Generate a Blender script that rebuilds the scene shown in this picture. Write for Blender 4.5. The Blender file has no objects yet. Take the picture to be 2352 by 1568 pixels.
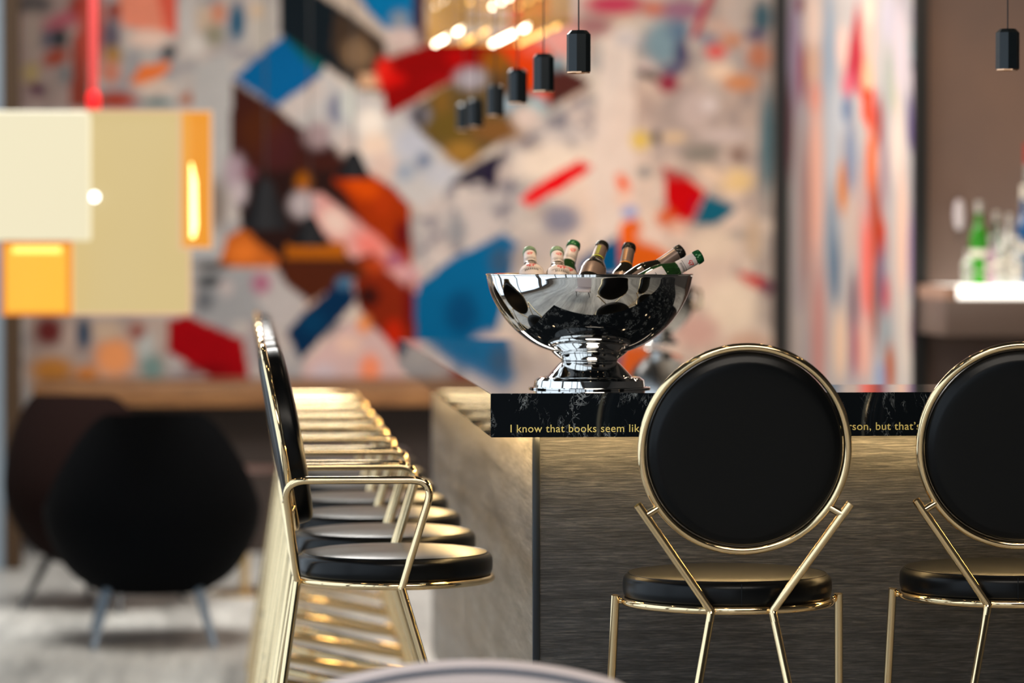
import bpy, bmesh, math, random
import numpy as np
from mathutils import Vector, Matrix, Euler

# ------------------------------------------------------------------ camera, world, lights, exposure
S = bpy.context.scene
COL = S.collection
F = 8000.0                      # focal length in pixels of the 2352 px wide frame
CAM = Vector((0, 0, 1.42))
ROT = Euler((math.radians(90 - 1.504), 0, math.radians(-4.353)))
cd = bpy.data.cameras.new('camera'); cam = bpy.data.objects.new('camera', cd); COL.objects.link(cam)
cam.location = CAM; cam.rotation_euler = ROT
cd.sensor_width = 36; cd.lens = 36 * F / 2352
cd.clip_end = 100
cd.dof.use_dof = True; cd.dof.focus_distance = 7.15; cd.dof.aperture_fstop = 2.2
S.camera = cam
S.view_settings.view_transform = 'Standard'; S.view_settings.look = 'None'
S.view_settings.exposure = 0.0; S.view_settings.gamma = 1.0; S.view_settings.use_curve_mapping = False
S.cycles.use_denoising = True
S.cycles.sample_clamp_indirect = 6
S.cycles.max_bounces = 7

W = bpy.data.worlds.new('world'); S.world = W; W.use_nodes = True
W.node_tree.nodes['Background'].inputs[0].default_value = (0.75, 0.85, 1, 1)
W.node_tree.nodes['Background'].inputs[1].default_value = 0.45

def area(name, loc, target, sx, sy, power, col):
    l = bpy.data.lights.new(name, 'AREA'); l.shape = 'RECTANGLE'; l.size = sx; l.size_y = sy
    l.energy = power; l.color = col
    o = bpy.data.objects.new(name, l); COL.objects.link(o); o.location = loc
    o.rotation_euler = (Vector(target) - Vector(loc)).to_track_quat('-Z', 'Y').to_euler()
    return o
area('mural_wash_light', (0.2, 14.2, 3.45), (0.4, 17, 1.4), 4.0, 0.25, 25, (1, .97, .94))
area('mural_spot_light', (1.9, 14.4, 3.45), (1.9, 17, 1.3), 0.8, 0.25, 14, (1, .91, .80))
area('room_fill_light', (1.2, 3.0, 3.5), (1.2, 3.05, 0), 3.0, 2.0, 140, (1, .90, .78))  # added warm fill over the floor near the camera, not a ceiling fixture
area('side_mural_light', (1.2, 15.0, 3.45), (2.65, 15.4, 1.7), 0.3, 2.6, 44, (1, .92, .86))
area('ceiling_bar_light', (2.2, 11.0, 3.5), (2.2, 12.5, 0.8), 1.5, 0.8, 75, (1, .8, .62))
area('lounge_light', (-0.5, 12.6, 3.5), (-0.5, 12.7, 0), 2.0, 1.6, 235, (1, .97, .92))

_c = math.cos
RM = ROT.to_matrix()
def ray(px, py):
    return RM @ Vector(((px - 1176) / F, (784 - py) / F, -1))
def at(px, py, Y):
    d = ray(px, py); return CAM + d * (Y / d.y)
def proj(x, y, z):                       # numpy arrays -> pixel coordinates of the photo
    M = np.array(RM.transposed()); P = np.stack([x - CAM.x, y - CAM.y, z - CAM.z], -1) @ M.T
    return 1176 + F * P[..., 0] / -P[..., 2], 784 - F * P[..., 1] / -P[..., 2]

# ------------------------------------------------------------------ helpers
def lin(c, a=1.0):
    r = [((v / 255) / 12.92 if v / 255 <= .04045 else ((v / 255 + .055) / 1.055) ** 2.4) for v in c]
    return (r[0], r[1], r[2], a)

def mat(name, col=(.5, .5, .5, 1), rough=.5, metal=0, **kw):
    m = bpy.data.materials.new(name); m.use_nodes = True
    b = m.node_tree.nodes['Principled BSDF']
    b.inputs['Base Color'].default_value = col; b.inputs['Roughness'].default_value = rough
    b.inputs['Metallic'].default_value = metal
    for k, v in kw.items(): b.inputs[k].default_value = v
    return m
def N(m, t, **kw):
    n = m.node_tree.nodes.new(t)
    for k, v in kw.items():
        if hasattr(n, k): setattr(n, k, v)
        else: n.inputs[k.replace('_', ' ')].default_value = v
    return n
def L(m, a, ai, b, bi): m.node_tree.links.new(a.outputs[ai], b.inputs[bi])
def ramp(m, stops):
    r = N(m, 'ShaderNodeValToRGB'); e = r.color_ramp.elements
    while len(e) < len(stops): e.new(.5)
    for i, (p, c) in enumerate(stops): e[i].position = p; e[i].color = c
    return r
def coords(m, scale=(1, 1, 1), rot=(0, 0, 0)):
    t = N(m, 'ShaderNodeTexCoord'); mp = N(m, 'ShaderNodeMapping')
    mp.inputs['Scale'].default_value = scale; mp.inputs['Rotation'].default_value = rot
    L(m, t, 'Object', mp, 'Vector'); return mp
def P(m): return m.node_tree.nodes['Principled BSDF']
def bump(m, src, out, strength, dist=.002):
    b = N(m, 'ShaderNodeBump'); b.inputs['Strength'].default_value = strength; b.inputs['Distance'].default_value = dist
    L(m, src, out, b, 'Height'); L(m, b, 'Normal', P(m), 'Normal')
def emis(name, col, strength):
    m = mat(name, (0.02, .02, .02, 1)); P(m).inputs['Emission Color'].default_value = col
    P(m).inputs['Emission Strength'].default_value = strength; return m

def obj(name, bm, m=None, parent=None, smooth=True, loc=None, rot=None):
    me = bpy.data.meshes.new(name); bm.normal_update(); bm.to_mesh(me); bm.free()
    o = bpy.data.objects.new(name, me); COL.objects.link(o)
    if m: me.materials.append(m)
    if smooth:
        for p in me.polygons: p.use_smooth = True
        try: me.set_sharp_from_angle(angle=math.radians(38))
        except Exception: pass
    if parent is not None: o.parent = parent
    if loc is not None: o.location = loc
    if rot is not None: o.rotation_euler = rot
    return o
def tag(o, label=None, cat=None, group=None, kind=None):
    for k, v in (('label', label), ('category', cat), ('group', group), ('kind', kind)):
        if v: o[k] = v
    return o
def thing(name, label, cat, loc=(0, 0, 0), rotz=0, group=None):
    o = bpy.data.objects.new(name, None); COL.objects.link(o); o.location = loc; o.rotation_euler = (0, 0, rotz)
    o.empty_display_size = .1
    return tag(o, label, cat, group)
def children(o): return [c for c in bpy.data.objects if c.parent == o]
def copy_tree(o, parent=None):
    c = o.copy(); COL.objects.link(c)
    if parent is not None: c.parent = parent
    for ch in children(o): copy_tree(ch, c)
    return c

def add_box(bm, x0, x1, y0, y1, z0, z1, bev=0, M=None):
    r = bmesh.ops.create_cube(bm, size=1)
    vs = r['verts']
    for v in vs:
        v.co = Vector(((x0 + x1) / 2 + v.co.x * (x1 - x0), (y0 + y1) / 2 + v.co.y * (y1 - y0), (z0 + z1) / 2 + v.co.z * (z1 - z0)))
    if bev:
        es = list({e for v in vs for e in v.link_edges})
        r = bmesh.ops.bevel(bm, geom=es, offset=bev, segments=3, affect='EDGES', profile=.5)
        vs = list({v for f in r['faces'] for v in f.verts} | {v for v in vs if v.is_valid})
    if M: bmesh.ops.transform(bm, matrix=M, verts=vs)
    return bm
def box(*a, **k): return add_box(bmesh.new(), *a, **k)

def round_path(pts, rad, seg=6):
    pts = [Vector(p) for p in pts]; out = [pts[0]]
    for i in range(1, len(pts) - 1):
        a, b, c = pts[i - 1], pts[i], pts[i + 1]
        r = rad[i] if isinstance(rad, (list, tuple)) else rad
        r = min(r, (a - b).length * .49, (c - b).length * .49)
        p0 = b + (a - b).normalized() * r; p1 = b + (c - b).normalized() * r
        for k in range(seg + 1):
            t = k / seg; out.append(p0 * (1 - t) ** 2 + b * 2 * t * (1 - t) + p1 * t * t)
    out.append(pts[-1]); return out
def add_tube(bm, pts, r, n=12, closed=False, cap=True, flat=1.0):
    pts = [Vector(p) for p in pts]; m = len(pts)
    rs = r if isinstance(r, (list, tuple)) else [r] * m
    T = []
    for i in range(m):
        a = pts[(i - 1) % m] if (closed or i > 0) else pts[i]
        b = pts[(i + 1) % m] if (closed or i < m - 1) else pts[i]
        T.append((b - a).normalized())
    up = Vector((0, 0, 1)) if abs(T[0].z) < .9 else Vector((1, 0, 0))
    u = (up - T[0] * up.dot(T[0])).normalized(); rings = []
    for i in range(m):
        u = (u - T[i] * u.dot(T[i])).normalized(); w = T[i].cross(u)
        rings.append([bm.verts.new(pts[i] + (u * math.cos(2 * math.pi * k / n) * flat + w * math.sin(2 * math.pi * k / n)) * rs[i]) for k in range(n)])
    for i in range(m if closed else m - 1):
        A, B = rings[i], rings[(i + 1) % m]
        for k in range(n): bm.faces.new((A[k], A[(k + 1) % n], B[(k + 1) % n], B[k]))
    if cap and not closed:
        bm.faces.new(list(reversed(rings[0]))); bm.faces.new(rings[-1])
    return bm
def tube(*a, **k): return add_tube(bmesh.new(), *a, **k)
def circle(c, r, n=64, M=None):
    out = []
    for k in range(n):
        v = Vector((math.cos(2 * math.pi * k / n) * r, math.sin(2 * math.pi * k / n) * r, 0))
        out.append((M @ v if M else v) + Vector(c))
    return out
def add_lathe(bm, prof, n=48, M=None):
    rings = []; vs = []
    for (r, z) in prof:
        if r < 1e-6: rings.append([bm.verts.new((0, 0, z))])
        else: rings.append([bm.verts.new((r * math.cos(2 * math.pi * k / n), r * math.sin(2 * math.pi * k / n), z)) for k in range(n)])
        vs += rings[-1]
    for A, B in zip(rings, rings[1:]):
        for k in range(n):
            k2 = (k + 1) % n
            if len(A) == 1 and len(B) == 1: continue
            if len(A) == 1: bm.faces.new((A[0], B[k2], B[k]))
            elif len(B) == 1: bm.faces.new((A[k], A[k2], B[0]))
            else: bm.faces.new((A[k], A[k2], B[k2], B[k]))
    if M: bmesh.ops.transform(bm, matrix=M, verts=vs)
    return bm
def lathe(*a, **k): return add_lathe(bmesh.new(), *a, **k)
def spline(pts, n=6):                      # catmull-rom through 2D points
    out = []
    for i in range(len(pts) - 1):
        p0 = pts[max(i - 1, 0)]; p1 = pts[i]; p2 = pts[i + 1]; p3 = pts[min(i + 2, len(pts) - 1)]
        for k in range(n):
            t = k / n
            out.append(tuple(.5 * (2 * b + (c - a) * t + (2 * a - 5 * b + 4 * c - d) * t * t + (3 * b - a - 3 * c + d) * t ** 3) for a, b, c, d in zip(p0, p1, p2, p3)))
    out.append(pts[-1]); return out

# ------------------------------------------------------------------ materials
gold = mat('polished brass', (.93, .72, .42, 1), .09, 1)
gold_soft = mat('brushed brass', (.9, .66, .34, 1), .25, 1)
gold_deep = mat('deep brass', (.55, .33, .09, 1), .35, 1)
chrome = mat('polished steel', (.80, .79, .77, 1), .035, 1)
leather = mat('black leather', (.0025, .003, .0035, 1), .30)
P(leather).inputs['Specular IOR Level'].default_value = .20
mp = coords(leather, (1, 1, 1)); nz = N(leather, 'ShaderNodeTexNoise', Scale=260.0, Detail=3.0); L(leather, mp, 0, nz, 'Vector')
bump(leather, nz, 0, .12, .0008)
led = emis('warm led', (1, .66, .28, 1), 66)

marble = mat('black marble', (.006, .007, .009, 1), .035)
mp = coords(marble, (1.6, 1.6, .8))
def vein(scale, dist, width, seed):
    n1 = N(marble, 'ShaderNodeTexNoise', Scale=scale, Detail=5.0, Roughness=.62, Distortion=dist)
    ad = N(marble, 'ShaderNodeVectorMath', operation='ADD'); ad.inputs[1].default_value = (seed, seed * 2.3, seed * .7)
    L(marble, mp, 0, ad, 0); L(marble, ad, 0, n1, 'Vector')
    s = N(marble, 'ShaderNodeMath', operation='SUBTRACT'); s.inputs[1].default_value = .5; L(marble, n1, 0, s, 0)
    a = N(marble, 'ShaderNodeMath', operation='ABSOLUTE'); L(marble, s, 0, a, 0)
    r = ramp(marble, [(0, (1, 1, 1, 1)), (width, (0, 0, 0, 1))]); L(marble, a, 0, r, 0); return r
v1 = vein(11, .8, .011, 3.1); v2 = vein(27, .6, .010, 9.4)
mk = N(marble, 'ShaderNodeTexNoise', Scale=16.0, Detail=2.0); L(marble, mp, 0, mk, 'Vector')
mr = ramp(marble, [(.5, (0, 0, 0, 1)), (.62, (1, 1, 1, 1))]); L(marble, mk, 0, mr, 0)
mx = N(marble, 'ShaderNodeMath', operation='MAXIMUM'); L(marble, v1, 0, mx, 0); L(marble, v2, 0, mx, 1)
ml = N(marble, 'ShaderNodeMath', operation='MULTIPLY'); L(marble, mx, 0, ml, 0); L(marble, mr, 0, ml, 1)
cr = ramp(marble, [(0, (.006, .008, .010, 1)), (1, (.30, .32, .32, 1))]); L(marble, ml, 0, cr, 0); L(marble, cr, 0, P(marble), 'Base Color')

def wood_mat(name, c0, c1, c2, scale, rough, bumpy, bdist=.0015):
    m = mat(name, c1, rough); mp = coords(m, scale)
    n0 = N(m, 'ShaderNodeTexNoise', Scale=1.0, Detail=3.0, Distortion=.6); L(m, mp, 0, n0, 'Vector')
    w = N(m, 'ShaderNodeTexNoise', Scale=6.0, Detail=9.0, Roughness=.68, Distortion=.35); L(m, mp, 0, w, 'Vector')
    r = ramp(m, [(.30, c0), (.5, c1), (.70, c2)]); L(m, w, 0, r, 0)
    r2 = ramp(m, [(.3, (.55, .55, .55, 1)), (.7, (1.15, 1.15, 1.15, 1))]); L(m, n0, 0, r2, 0)
    mm = N(m, 'ShaderNodeMixRGB', blend_type='MULTIPLY'); mm.inputs[0].default_value = 1
    L(m, r, 0, mm, 1); L(m, r2, 0, mm, 2); L(m, mm, 0, P(m), 'Base Color')
    bump(m, w, 0, bumpy, bdist); return m
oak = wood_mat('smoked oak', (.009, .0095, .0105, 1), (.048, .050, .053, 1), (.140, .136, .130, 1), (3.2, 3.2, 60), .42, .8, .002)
oak_side_lit = wood_mat('smoked oak side lit', (.14, .134, .126, 1), (.28, .268, .25, 1), (.44, .42, .39, 1), (1.3, 1.3, 22), .32, .5, .002)  # same oak as the front, the side's brighter light put into its colour
bench_wood = wood_mat('bench oak', lin((100, 64, 34)), lin((140, 95, 54)), lin((165, 118, 70)), (1, 1, 12), .45, .3)
floor_m = wood_mat('floor boards', lin((150, 150, 147)), lin((176, 176, 172)), lin((198, 197, 192)), (5, .5, 1), .38, .15)

plaster = mat('grey brown plaster', lin((112, 88, 78)), .85)
mp = coords(plaster, (1, 1, 1)); nz = N(plaster, 'ShaderNodeTexNoise', Scale=1.2, Detail=4.0); L(plaster, mp, 0, nz, 'Vector')
r = ramp(plaster, [(.3, lin((98, 82, 76))), (.7, lin((122, 96, 82)))]); L(plaster, nz, 0, r, 0); L(plaster, r, 0, P(plaster), 'Base Color')
dark_ceiling = mat('dark ceiling', (.035, .033, .032, 1), .8)
room_wall = mat('room wall', (.16, .15, .145, 1), .8)
black_metal = mat('black metal', (.004, .004, .004, 1), .5)
blue_grey = mat('blue grey paint', lin((120, 135, 148)), .6)
brown_frame = mat('brown bronze', lin((62, 46, 30)), .6, **{'Specular IOR Level': .2})
pend_m = mat('anodised dark aluminium', (.008, .014, .018, 1), .35, .2)
copper = mat('copper', (.85, .50, .30, 1), .3, 1)

# ------------------------------------------------------------------ room shell
WL = -1.75
def struct(name, bm, m, smooth=False): return tag(obj(name, bm, m, smooth=smooth), kind='structure')
struct('floor', box(WL, 6, -4, 17.1, -.1, 0), floor_m)
ceil_ = struct('ceiling', box(WL, 6, -4, 17.1, 3.6, 3.7), dark_ceiling)
spot_m = emis('downlight glow', (1, .74, .46, 1), 55)
for _y in (3.0, 5.4, 7.8, 10.2, 12.4):
    for _x in (-.6, .7, 2.0, 3.3):
        obj('downlight', lathe([(0, 3.594), (.045, 3.594), (.046, 3.6)], 20, Matrix.Translation((_x, _y, 0))), spot_m, ceil_, smooth=False)
struct('wall_right', box(6, 6.1, -4, 17.1, 0, 3.6), mat('dim right wall', (.07, .062, .056, 1), .8))

def windowed_wall(name, fixed, spans, lo, hi, z0, z1, axis, m=None):
    bm = bmesh.new()
    def b(a0, a1, c0, c1):
        if axis == 'x': add_box(bm, fixed - .1, fixed, a0, a1, c0, c1)
        else: add_box(bm, a0, a1, fixed - .1, fixed, c0, c1)
    b(lo, hi, 0, z0); b(lo, hi, z1, 3.6); p = lo
    for (a, c) in spans: b(p, a, z0, z1); p = c
    b(p, hi, z0, z1)
    return struct(name, bm, m or room_wall)
day = emis('daylight pane', (.74, .87, 1, 1), 1.7)
frame_m = mat('window frame', (.02, .02, .022, 1), .4)
wins_l = [(-2.5, .3), (.45, 3.2), (3.35, 6.1), (6.25, 9.0), (9.15, 11.0)]
wins_b = [(-1.6, -.4), (-.25, 1.0)]
WL = -1.75
windowed_wall('wall_left', WL, wins_l, -4, 17.1, .12, 3.2, 'x')
windowed_wall('wall_back', -4, wins_b, WL, 6, .12, 3.2, 'y', mat('dark back wall', (.03, .028, .027, 1), .8))
wi = 1
for (a, c) in wins_l + wins_b:
    left = (a, c) in wins_l
    pane = bmesh.new(); fr = bmesh.new()
    def q(bm, a0, a1, z0, z1, d0, d1):
        if left: add_box(bm, WL - d1, WL - d0, a0, a1, z0, z1)
        else: add_box(bm, a0, a1, -4 - d1, -4 - d0, z0, z1)
    q(pane, a, c, .12, 3.2, .07, .08)
    for k in range(3): x = a + (c - a) * k / 2; q(fr, x - .025, x + .025, .12, 3.2, .0, .06)
    for z in (.145, 3.175): q(fr, a, c, z - .025, z + .025, .005, .055)
    w = tag(obj('window_%d' % wi, fr, frame_m, smooth=False), kind='structure')
    obj('pane', pane, day, w, smooth=False); wi += 1

# ---- the painted mural: colours painted on the wall itself, given as shapes
def noise2(x, y, seed, sc):
    rng = np.random.RandomState(seed); G = rng.rand(64, 64)
    xs = x / sc; ys = y / sc; i = np.floor(xs).astype(int); j = np.floor(ys).astype(int)
    fx = xs - i; fy = ys - j; fx = fx * fx * (3 - 2 * fx); fy = fy * fy * (3 - 2 * fy)
    g = lambda a, b: G[a % 64, b % 64]
    return (g(i, j) * (1 - fx) + g(i + 1, j) * fx) * (1 - fy) + (g(i, j + 1) * (1 - fx) + g(i + 1, j + 1) * fx) * fy
def inpoly(x, y, poly):
    c = np.zeros(x.shape, bool); n = len(poly)
    for i in range(n):
        x0, y0 = poly[i]; x1, y1 = poly[i - 1]
        if y0 == y1: continue
        t = (y0 > y) != (y1 > y)
        c ^= t & (x < (x1 - x0) * (y - y0) / (y1 - y0) + x0)
    return c
def blend(C, a, col):
    col = np.array(lin(col)[:3]); C += (col - C) * a[..., None]
def poly(C, x, y, pts, col, a=1.0): blend(C, inpoly(x, y, pts) * a, col)
def blob(C, x, y, cx, cy, rx, ry, col, a=1.0, rot=0, soft=.35):
    t = math.radians(rot); dx = x - cx; dy = y - cy
    u = (dx * math.cos(t) + dy * math.sin(t)) / rx; v = (-dx * math.sin(t) + dy * math.cos(t)) / ry
    d = np.sqrt(u * u + v * v); blend(C, np.clip((1 + soft - d) / (2 * soft), 0, 1) * a, col)

def paint_main(x, y):
    C = np.zeros(x.shape + (3,)); C += np.array(lin((214, 196, 180))[:3])
    n1 = noise2(x, y, 1, 60); n2 = noise2(x, y, 2, 26); n3 = noise2(x, y, 3, 110)
    # broken background of torn paper tones, then a painted pool of light
    blend(C, np.clip((n1 - .55) * 3, 0, .8), (226, 204, 188))
    blend(C, np.clip((n2 - .58) * 3.5, 0, .6), (150, 138, 134))
    n4 = noise2(x, y, 5, 40); blend(C, np.clip((n4 - .6) * 4, 0, .55), (186, 150, 128)); n5 = noise2(x * .6, y, 6, 34); blend(C, np.clip((n5 - .62) * 4, 0, .5), (120, 128, 136))
    blend(C, np.clip((n3 - .6) * 3, 0, .5), (222, 172, 142))
    m = x < 700
    blend(C, m * .65, (184, 178, 176)); blend(C, m * np.clip((n2 - .55) * 3, 0, .5), (150, 146, 150))
    light_pool = np.clip((x - 1180) / 160, 0, 1) * np.clip((y - 230) / 140, 0, 1)
    blend(C, light_pool * .6, (248, 218, 196))  # warm pool of light on the right part, painted into the wall colour
    p = lambda pts, c, a=1.0: poly(C, x, y, pts, c, a)
    b = lambda *a, **k: blob(C, x, y, *a, **k)
    blend(C, np.clip((x - 1440) / 90, 0, 1) * np.clip((440 - y) / 90, 0, 1) * .55, (180, 160, 150)); blend(C, np.clip((x - 1440) / 90, 0, 1) * np.clip((n2 - .5) * 3, 0, .5), (156, 140, 134)); blend(C, inpoly(x, y, [(960, 480), (1180, 440), (1300, 560), (1180, 640), (960, 640)]) * .35, (186, 174, 170))
    # upper left
    m = inpoly(x, y, [(40, -20), (205, -20), (205, 250), (40, 250)])
    blend(C, m * .6, (150, 110, 100))
    b(75, 10, 45, 22, (90, 84, 84)); b(150, 45, 60, 20, (178, 96, 106), rot=-25); b(185, 12, 26, 26, (150, 52, 42))
    b(110, 90, 26, 22, (105, 98, 108)); b(138, 88, 17, 24, (36, 48, 52)); b(128, 132, 30, 18, (158, 66, 46), rot=-20)
    p([(168, 80), (200, 70), (205, 250), (160, 245)], (142, 62, 48)); b(75, 80, 18, 55, (172, 152, 140))
    b(72, 168, 20, 24, (176, 152, 104)); b(148, 172, 18, 24, (126, 124, 124)); b(110, 200, 30, 30, (158, 138, 130))
    b(86, 206, 20, 12, (76, 8, 58), rot=20); b(210, 60, 30, 110, (196, 80, 66)); b(255, 85, 22, 40, (104, 92, 104))
    p([(270, -20), (405, -20), (405, 70), (380, 78), (280, 60)], (246, 146, 116)); p([(360, -20), (405, -20), (405, 80), (380, 78)], (232, 98, 76))
    b(340, 88, 48, 20, (244, 206, 186)); b(262, 25, 16, 22, (150, 60, 50)); b(260, 128, 20, 22, (176, 128, 66)); b(254, 166, 24, 26, (206, 128, 104))
    b(388, 120, 16, 17, (24, 42, 54)); p([(296, 190), (325, 150), (395, 140), (385, 165), (330, 200)], (242, 122, 58))
    b(265, 230, 50, 20, (170, 62, 44)); b(360, 200, 40, 14, (226, 198, 178)); b(360, 236, 40, 9, (110, 132, 128)); b(437, 228, 25, 16, (176, 112, 86))
    b(470, 45, 32, 30, (208, 180, 156)); b(492, 80, 22, 26, (150, 142, 120)); b(430, 40, 20, 50, (206, 196, 190)); b(448, 105, 24, 24, (220, 208, 198))
    b(502, 30, 18, 24, (214, 140, 110)); b(545, 50, 17, 44, (0, 84, 116)); b(600, 60, 28, 60, (196, 184, 172)); b(590, 24, 16, 18, (216, 186, 156))
    p([(450, 150), (530, 120), (535, 360), (515, 560), (440, 600), (440, 240)], (186, 180, 176))
    # dark band and blues
    p([(640, -20), (722, -20), (800, 30), (885, 85), (888, 165), (880, 215), (830, 206), (745, 150), (640, 75)], (17, 27, 33))
    p([(770, 25), (885, 85), (888, 205), (830, 206), (760, 110)], (66, 50, 38)); b(822, 122, 34, 36, (134, 104, 76)); b(862, 90, 22, 20, (60, 44, 34))
    p([(722, -20), (800, 30), (888, 95), (880, 60), (800, -20)], (204, 182, 164)); p([(815, -20), (962, -20), (950, 70), (905, 65), (880, 62), (840, 22)], (0, 112, 164))
    p([(950, -20), (975, -20), (980, 100), (950, 105)], (66, 22, 26)); b(925, 88, 36, 26, (212, 184, 174)); b(918, 45, 22, 20, (150, 150, 150), .8)
    p([(535, 178), (650, 82), (745, 148), (742, 170), (635, 246)], (0, 96, 152)); p([(650, 82), (745, 148), (738, 172), (690, 130)], (0, 92, 92))
    # brown field
    p([(533, 185), (640, 252), (730, 300), (850, 400), (862, 560), (700, 520), (545, 470), (528, 380)], (64, 27, 19))
    p([(538, 390), (862, 395), (875, 600), (810, 640), (640, 625), (555, 530)], (40, 20, 17)); b(600, 300, 50, 50, (84, 38, 12), .7); b(640, 340, 40, 50, (74, 30, 34), .6); b(740, 320, 50, 40, (52, 20, 18), .8)
    # light diagonal
    p([(742, 160), (800, 205), (892, 232), (1062, 385), (1050, 430), (970, 480), (905, 450), (850, 410), (800, 350), (690, 292), (640, 246), (742, 178)], (202, 193, 188))
    p([(640, 248), (738, 182), (748, 214), (672, 282)], (210, 194, 186)); b(775, 250, 24, 34, (128, 128, 146)); b(730, 310, 32, 30, (168, 142, 142))
    b(800, 240, 18, 40, (216, 214, 204)); b(852, 285, 30, 38, (255, 238, 222)); b(862, 335, 34, 30, (246, 214, 190)); b(795, 330, 22, 28, (206, 186, 176))
    b(880, 385, 34, 34, (226, 194, 178)); b(950, 330, 40, 40, (190, 188, 196)); b(975, 372, 20, 22, (118, 128, 148)); b(1010, 400, 40, 26, (196, 192, 196)); b(930, 395, 24, 22, (160, 166, 178))
    p([(826, 168), (872, 170), (872, 202), (826, 200)], (224, 172, 132))
    # red band
    p([(868, 140), (985, 100), (1150, 92), (1182, 128), (1072, 166), (888, 268)], (142, 0, 0))
    b(882, 168, 20, 34, (236, 34, 20)); b(1052, 135, 26, 18, (176, 0, 0)); b(905, 182, 26, 14, (214, 12, 4)); b(1010, 180, 40, 12, (150, 0, 4)); b(1155, 100, 26, 22, (196, 50, 34))
    p([(955, 240), (1072, 168), (1180, 130), (1270, 240), (1200, 290), (1060, 385), (965, 305)], (98, 76, 42))
    b(1140, 140, 34, 26, (146, 84, 16)); b(1080, 180, 34, 24, (178, 166, 172)); b(1040, 290, 60, 40, (106, 82, 30)); b(960, 265, 26, 24, (142, 138, 150)); b(962, 268, 12, 26, (50, 40, 34))
    b(1060, 350, 40, 26, (158, 112, 44)); b(1140, 300, 60, 26, (128, 84, 40)); b(1015, 230, 20, 30, (128, 90, 34)); b(1150, 200, 24, 26, (96, 60, 30))
    p([(1135, 95), (1235, 92), (1275, 130), (1270, 245), (1225, 225), (1180, 150)], (222, 62, 8)); b(1225, 110, 26, 20, (238, 94, 70)); p([(1255, 130), (1360, 190), (1262, 250)], (78, 36, 30))
    b(1230, 245, 26, 26, (150, 178, 182)); b(1165, 240, 28, 20, (150, 168, 178)); b(1210, 270, 34, 26, (222, 196, 182))
    p([(1170, -20), (1260, -20), (1262, 88), (1172, 90)], (238, 96, 70)); b(1300, 110, 30, 22, (222, 150, 140)); b(1290, 85, 50, 26, (236, 158, 146)); b(1290, 50, 50, 16, (190, 146, 136)); b(1280, 145, 22, 16, (130, 150, 156))
    # mottled lettering-like patch
    mm = inpoly(x, y, [(960, 470), (1150, 350), (1340, 220), (1400, 300), (1200, 420), (1180, 520), (1040, 590), (960, 640)])
    blend(C, mm * .5, (208, 192, 186)); blend(C, mm * np.clip((noise2(x, y, 7, 18) - .52) * 5, 0, .75), (112, 108, 118))
    p([(1062, 398), (1100, 372), (1160, 345), (1140, 400), (1132, 440), (1110, 420), (1030, 424)], (42, 36, 52)); b(1130, 405, 14, 30, (36, 26, 50))
    b(1270, 375, 90, 44, (252, 226, 202), .85); b(1215, 330, 30, 16, (110, 96, 100), .6)
    p([(1390, 60), (1455, 60), (1460, 560), (1380, 600), (1350, 420)], (238, 214, 198), .75)
    p([(1192, 458), (1228, 428), (1275, 398), (1330, 368), (1362, 384), (1290, 436), (1262, 448), (1215, 476)], (236, 0, 14))
    b(1290, 505, 44, 36, (140, 134, 146)); b(1250, 560, 50, 24, (196, 178, 168)); b(1100, 520, 40, 44, (206, 190, 182)); b(1050, 530, 22, 40, (120, 124, 130), .7)
    p([(948, 665), (1040, 592), (1158, 534), (1192, 560), (1170, 640), (1140, 770), (1090, 800), (948, 790)], (0, 98, 146))
    b(1060, 720, 36, 50, (0, 66, 110), .8); b(1150, 600, 26, 34, (60, 84, 108), .8); b(1200, 590, 24, 26, (172, 156, 146)); b(1140, 790, 50, 26, (232, 204, 188))
    p([(1325, 600), (1420, 540), (1428, 625), (1325, 650)], (0, 82, 126)); p([(1422, 515), (1462, 500), (1498, 560), (1562, 600), (1560, 640), (1428, 640)], (226, 96, 18))
    b(1438, 540, 14, 30, (246, 100, 8)); b(1500, 540, 34, 20, (240, 208, 188)); b(1432, 424, 13, 26, (252, 92, 12), rot=-25); b(1446, 486, 18, 14, (146, 160, 208)); b(1480, 396, 12, 14, (120, 128, 130)); b(1432, 455, 20, 20, (242, 200, 176))
    p([(1523, 382), (1562, 395), (1622, 440), (1585, 512), (1550, 502), (1530, 480)], (206, 0, 6)); b(1600, 480, 12, 24, (180, 10, 60), .6); b(1530, 500, 22, 20, (222, 92, 34))
    p([(1622, 444), (1694, 478), (1660, 506), (1640, 516), (1592, 516)], (20, 98, 120)); b(1552, 520, 28, 16, (238, 170, 140), .7)
    p([(1690, 625), (1745, 632), (1770, 650), (1755, 668), (1712, 652)], (214, 12, 24)); b(1760, 660, 14, 18, (120, 60, 80))
    # upper right clutter
    b(1410, 10, 70, 22, (190, 56, 84)); b(1365, 60, 40, 24, (160, 110, 108)); b(1560, 24, 60, 24, (152, 104, 122)); b(1500, 20, 26, 20, (196, 116, 96)); p([(1600, 90), (1645, -20), (1625, -20), (1585, 85)], (176, 56, 70))
    b(1525, 100, 46, 54, (124, 146, 154)); b(1560, 70, 24, 26, (98, 118, 138)); b(1565, 125, 16, 34, (72, 70, 100)); b(1545, 160, 26, 14, (86, 84, 110)); b(1488, 172, 30, 9, (16, 24, 34), rot=20)
    b(1535, 192, 24, 20, (142, 18, 52)); b(1480, 150, 20, 10, (214, 186, 176)); b(1440, 90, 30, 20, (206, 192, 186)); b(1645, 118, 24, 18, (226, 92, 84)); b(1655, 165, 34, 20, (244, 208, 178)); b(1700, 190, 40, 20, (216, 142, 96)); b(1680, 92, 26, 18, (206, 142, 110))
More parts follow.
